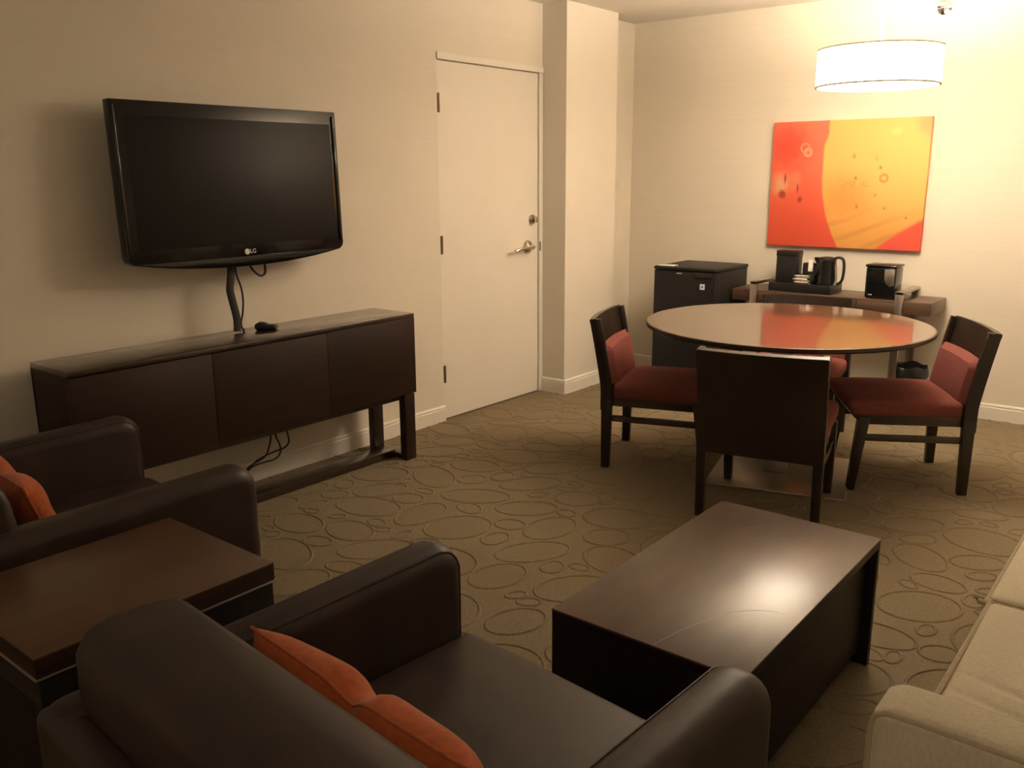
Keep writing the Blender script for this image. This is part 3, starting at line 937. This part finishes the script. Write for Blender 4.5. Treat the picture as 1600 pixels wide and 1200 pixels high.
for y0, y1, x0, dents in ((SY0 + .110, SM - .003, SX0 + .012, ((3.42, 1.75, .25, .02), (3.34, 1.78, .011, .006, .12), (3.36, 1.70, .010, .007, .16), (3.40, 1.64, .009, .005, .14), (3.30, 1.58, .012, .004, .10), (3.45, 1.86, .012, .004, .14))), (SM + .003, SY1 - .110, SX0 + .004, ())):
    c = part('seat_cushion', M['sofa'], sf, lambda b: cushion(b, x0, SX1 - .24, y0, y1, .295, .448, crown=.022, r=.022, n=90 if dents else 26, dents=dents), ang=60)
    for z in (.440, .303):
        e = .006
        part('piping', M['sofa_pipe'], c, lambda b: tube(b, [(SX1 - .3, y0 + e, z), (x0 + .03, y0 + e, z), (x0 + .007, y0 + .016, z), (x0 + e, y0 + .05, z), (x0 + e, y1 - .05, z), (x0 + .007, y1 - .016, z), (x0 + .03, y1 - e, z), (SX1 - .3, y1 - e, z)], .0065, 8))
    M2 = Matrix.Translation((SX1 - .20, 0, .45)) @ Matrix.Rotation(math.radians(10), 4, 'Y') @ Matrix.Translation((-(SX1 - .20), 0, -.45))
    part('back_cushion', M['sofa'], sf, lambda b: box(b, SX1 - .27, SX1 - .11, y0, y1, .45, .84, .05, 5, mtx=M2), ang=60)
part('back_frame', M['sofa'], sf, lambda b: box(b, SX1 - .12, SX1, SY0 + .05, SY1 - .05, .08, .80, .03, 4), ang=60)
for xx in (SX0 + .05, SX1 - .05):
    for yy in (SY0 + .05, SY1 - .05):
        part('leg', M['wood_z'], sf, lambda b: tapered(b, (xx, yy, 0), (xx, yy, .082), .02, .02, .026, .026))

# ------------------------------------------------------------------ mini fridge
FX0, FX1, FY0, FY1, FZ = .556, 1.008, 5.155, 5.62, .838
fr = thing('mini_fridge', 'black mini fridge standing at the end of the desk', 'fridge', (0, 0, 0))
part('cabinet_shell', M['fridge'], fr, lambda b: box(b, FX0 + .003, FX1 - .003, FY0 + .055, FY1, .02, FZ - .022, .006, 3))
part('top_panel', M['fridge'], fr, lambda b: box(b, FX0 - .003, FX1 + .003, FY0 - .004, FY1 + .003, FZ - .024, FZ, .009, 4))
part('door', M['fridge'], fr, lambda b: box(b, FX0, FX1, FY0, FY0 + .052, .04, FZ - .026, .008, 3))
part('door_handle', M['black_satin'], fr, lambda b: box(b, FX0 + .30, FX0 + .42, FY0 - .010, FY0 + .01, FZ - .062, FZ - .030, .006, 3))
part('badge', M['logo'], fr, lambda b: box(b, FX0 + .168, FX0 + .208, FY0 - .0015, FY0 + .002, FZ - .044, FZ - .038, .0005))
fs = part('sticker', M['paper'], fr, lambda b: box(b, FX0 + .338, FX0 + .372, FY0 - .0012, FY0 + .002, .702, .738, .0003))
part('sticker_print', M['sticker_blue'], fs, lambda b: box(b, FX0 + .348, FX0 + .362, FY0 - .0020, FY0 + .001, .712, .728, .0003))
for xx in (FX0 + .04, FX1 - .04):
    for yy in (FY0 + .08, FY1 - .05):
        part('foot', M['black_satin'], fr, lambda b: lathe(b, [(0, 0), (.016, 0), (.016, .022), (0, .022)], c=(xx, yy, 0), n=16))
b = bm_new(); box(b, -.055, .055, -.040, .040, 0, .004, .001)
cd = obj('paper_card', b, M['paper']); cd.location = (FX0 + .075, FY0 + .05, FZ); cd.rotation_euler = (0, 0, .1)
tag(cd, 'white paper card lying on the front corner of the mini fridge', 'card')

# ------------------------------------------------------------------ desk
DX0, DX1, DYF, DYB, DZ0, DZ1 = 1.035, 2.245, 5.335, 5.665, .632, .705
dk = thing('desk', 'shallow brown wooden desk with steel leg frames against the wall', 'desk', (0, 0, 0))
part('desktop', M['desk'], dk, lambda b: box(b, DX0, DX1, DYF, DYB, DZ0, DZ1, .003))
for x0, x1 in ((1.215, 1.628), (1.632, 2.045)):
    part('drawer', M['desk'], dk, lambda b: box(b, x0, x1, DYF - .006, DYF + .01, DZ0 + .003, DZ1 - .018, .002))
for xc in (1.188, 2.072):
    def f_fr(b):
        h = .022
        box(b, xc - h, xc + h, DYF - .026, DYF - .008, 0, .760, .002)
        box(b, xc - h, xc + h, DYF - .026, DYB, .744, .762, .002)
        box(b, xc - h, xc + h, DYB - .012, DYB + .006, 0, .760, .002)
        box(b, xc - h, xc + h, DYF - .02, DYB, 0, .014, .002)
    part('leg_frame', M['steel'], dk, f_fr)

# things on the desk
DT = DZ1
ty = thing('serving_tray', 'black rectangular tray on the desk holding the coffee things', 'tray', (1.466, 5.455, DT))
def f_tray(b):
    box(b, -.195, .195, -.105, .105, 0, .008, .002)
part('tray_floor', M['black_satin'], ty, f_tray)
for a in ((-.195, .195, -.105, -.097), (-.195, .195, .097, .105), (-.195, -.187, -.098, .098), (.187, .195, -.098, .098)):
    part('tray_side', M['black_satin'], ty, lambda b: box(b, *a, .006, .056, .002))
bx = thing('storage_box', 'tall black box standing on the tray at its fridge end', 'box', (1.338, 5.50, DT + .008))
part('body', M['black_satin'], bx, lambda b: box(b, -.068, .068, -.045, .045, 0, .205, .004))
part('lid', M['black_satin'], bx, lambda b: box(b, -.070, .070, -.047, .047, .203, .238, .004))
cy_ = thing('packet_caddy', 'low black caddy on the tray between the tall box and the kettle', 'caddy', (1.488, 5.515, DT + .008))
part('body', M['black_satin'], cy_, lambda b: box(b, -.055, .055, -.03, .03, 0, .165, .003))
part('slot_divider', M['black_satin'], cy_, lambda b: box(b, -.054, .054, -.034, -.028, 0, .150, .001))
b = bm_new(); box(b, -.014, .014, -.004, .004, 0, .072, .0015)
s1 = obj('paper_sachet', b, M['paper']); s1.location = (1.486, 5.476, DT + .008 + .115); s1.rotation_euler = (-.06, 0, .1)
tag(s1, 'white paper sachet standing upright in the black caddy', 'sachet', 'sachets on the tray')
b = bm_new(); box(b, -.060, .060, -.03, .03, 0, .100, .004)
hb = obj('sachet_holder', b, M['black_gloss']); hb.location = (1.475, 5.440, DT + .008)
tag(hb, 'low black holder on the tray in front of the caddy', 'holder')
for k, (dx, dz, mt, lab) in enumerate(((-.005, .026, 'sachet', 'flat tan sachet lying lowest of the small heap on the holder'),
                                  (-.012, .046, 'paper', 'flat white sachet in the middle of the small heap on the holder'),
                                  (-.004, .066, 'sachet', 'flat tan sachet lying on top of the small heap on the holder'))):
    b = bm_new(); pillow(b, .100, .050, .016, n=10, pinch=.03, seed=k + 11)
    so = obj('flat_sachet', b, M[mt], ang=70)
    so.location = (1.475 + dx, 5.392, DT + .030 + dz); so.rotation_euler = (math.radians(70), 0, math.radians(-6 + 5 * k))
    tag(so, lab, 'sachet', 'sachets on the tray')
kt = thing('kettle', 'glossy black kettle standing on the tray', 'kettle', (1.590, 5.470, DT + .008))
part('body', M['black_gloss'], kt, lambda b: lathe(b, [(0, 0), (.066, 0), (.068, .01), (.064, .06), (.057, .15), (.054, .195), (0, .195)], n=36))
part('lid', M['black_satin'], kt, lambda b: lathe(b, [(0, .195), (.053, .195), (.050, .208), (.02, .213), (0, .213)], n=36))
part('spout', M['black_gloss'], kt, lambda b: prism(b, [(-.045, .150), (-.045, .206), (-.078, .208), (-.074, .190)], 'y', -.018, .018, .004, 2))
part('handle', M['black_satin'], kt, lambda b: tube(b, [(.040, -.01, .200), (.075, -.01, .212), (.102, -.01, .195), (.108, -.01, .13), (.098, -.01, .07), (.064, -.01, .045)], .012, 10, flat=.7))
part('body_glint', M['plate'], kt, lambda b: tube(b, [(.061, -.022, .165), (.065, -.022, .12), (.069, -.022, .07), (.060, -.034, .03)], .0075, 8))  # silver strip standing in for the highlight on the glossy body
ib = thing('ice_bucket', 'shiny black square ice bucket on the desk', 'ice bucket', (1.945, 5.435, DT))
part('body', M['black_gloss'], ib, lambda b: box(b, -.086, .086, -.075, .075, 0, .188, .016, 4))
part('rim', M['black_gloss'], ib, lambda b: box(b, -.090, .090, -.079, .079, .184, .200, .008, 3))
part('badge', M['logo'], ib, lambda b: box(b, -.062, -.040, -.0762, -.074, .020, .026, .0005))
part('lamp_glint', M['plate'], ib, lambda b: prism(b, [(.022, .176), (.078, .176), (.078, .085), (.058, .074), (.034, .092), (.024, .115)], 'y', -.0775, -.0735, .0012, 2))  # silver patch painting the lamp's reflection on the glossy front

# ------------------------------------------------------------------ waste bin
wb = thing('waste_bin', 'round black waste bin with a liner under the desk', 'bin', (2.125, 5.46, 0))
part('body', M['black_satin'], wb, lambda b: lathe(b, [(0, 0), (.088, 0), (.090, .005), (.104, .30), (.100, .30), (.086, .008), (0, .008)], n=40))
def f_bag(b):
    n = 60
    rings = []
    for r, z, am in ((.098, .22, .0), (.1005, .296, .001), (.104, .316, .004), (.1085, .305, .003), (.1095, .27, .004), (.1080, .245, .005)):
        rings.append([b.verts.new(((r + am * math.sin(7 * 2 * PI * k / n + z * 50)) * math.cos(2 * PI * k / n), (r + am * math.sin(7 * 2 * PI * k / n + z * 50)) * math.sin(2 * PI * k / n), z + am * 1.5 * math.sin(5 * 2 * PI * k / n))) for k in range(n)])
    for A, B in zip(rings, rings[1:]):
        for k in range(n):
            b.faces.new((A[k], A[(k + 1) % n], B[(k + 1) % n], B[k]))
part('liner', M['bag'], wb, f_bag)
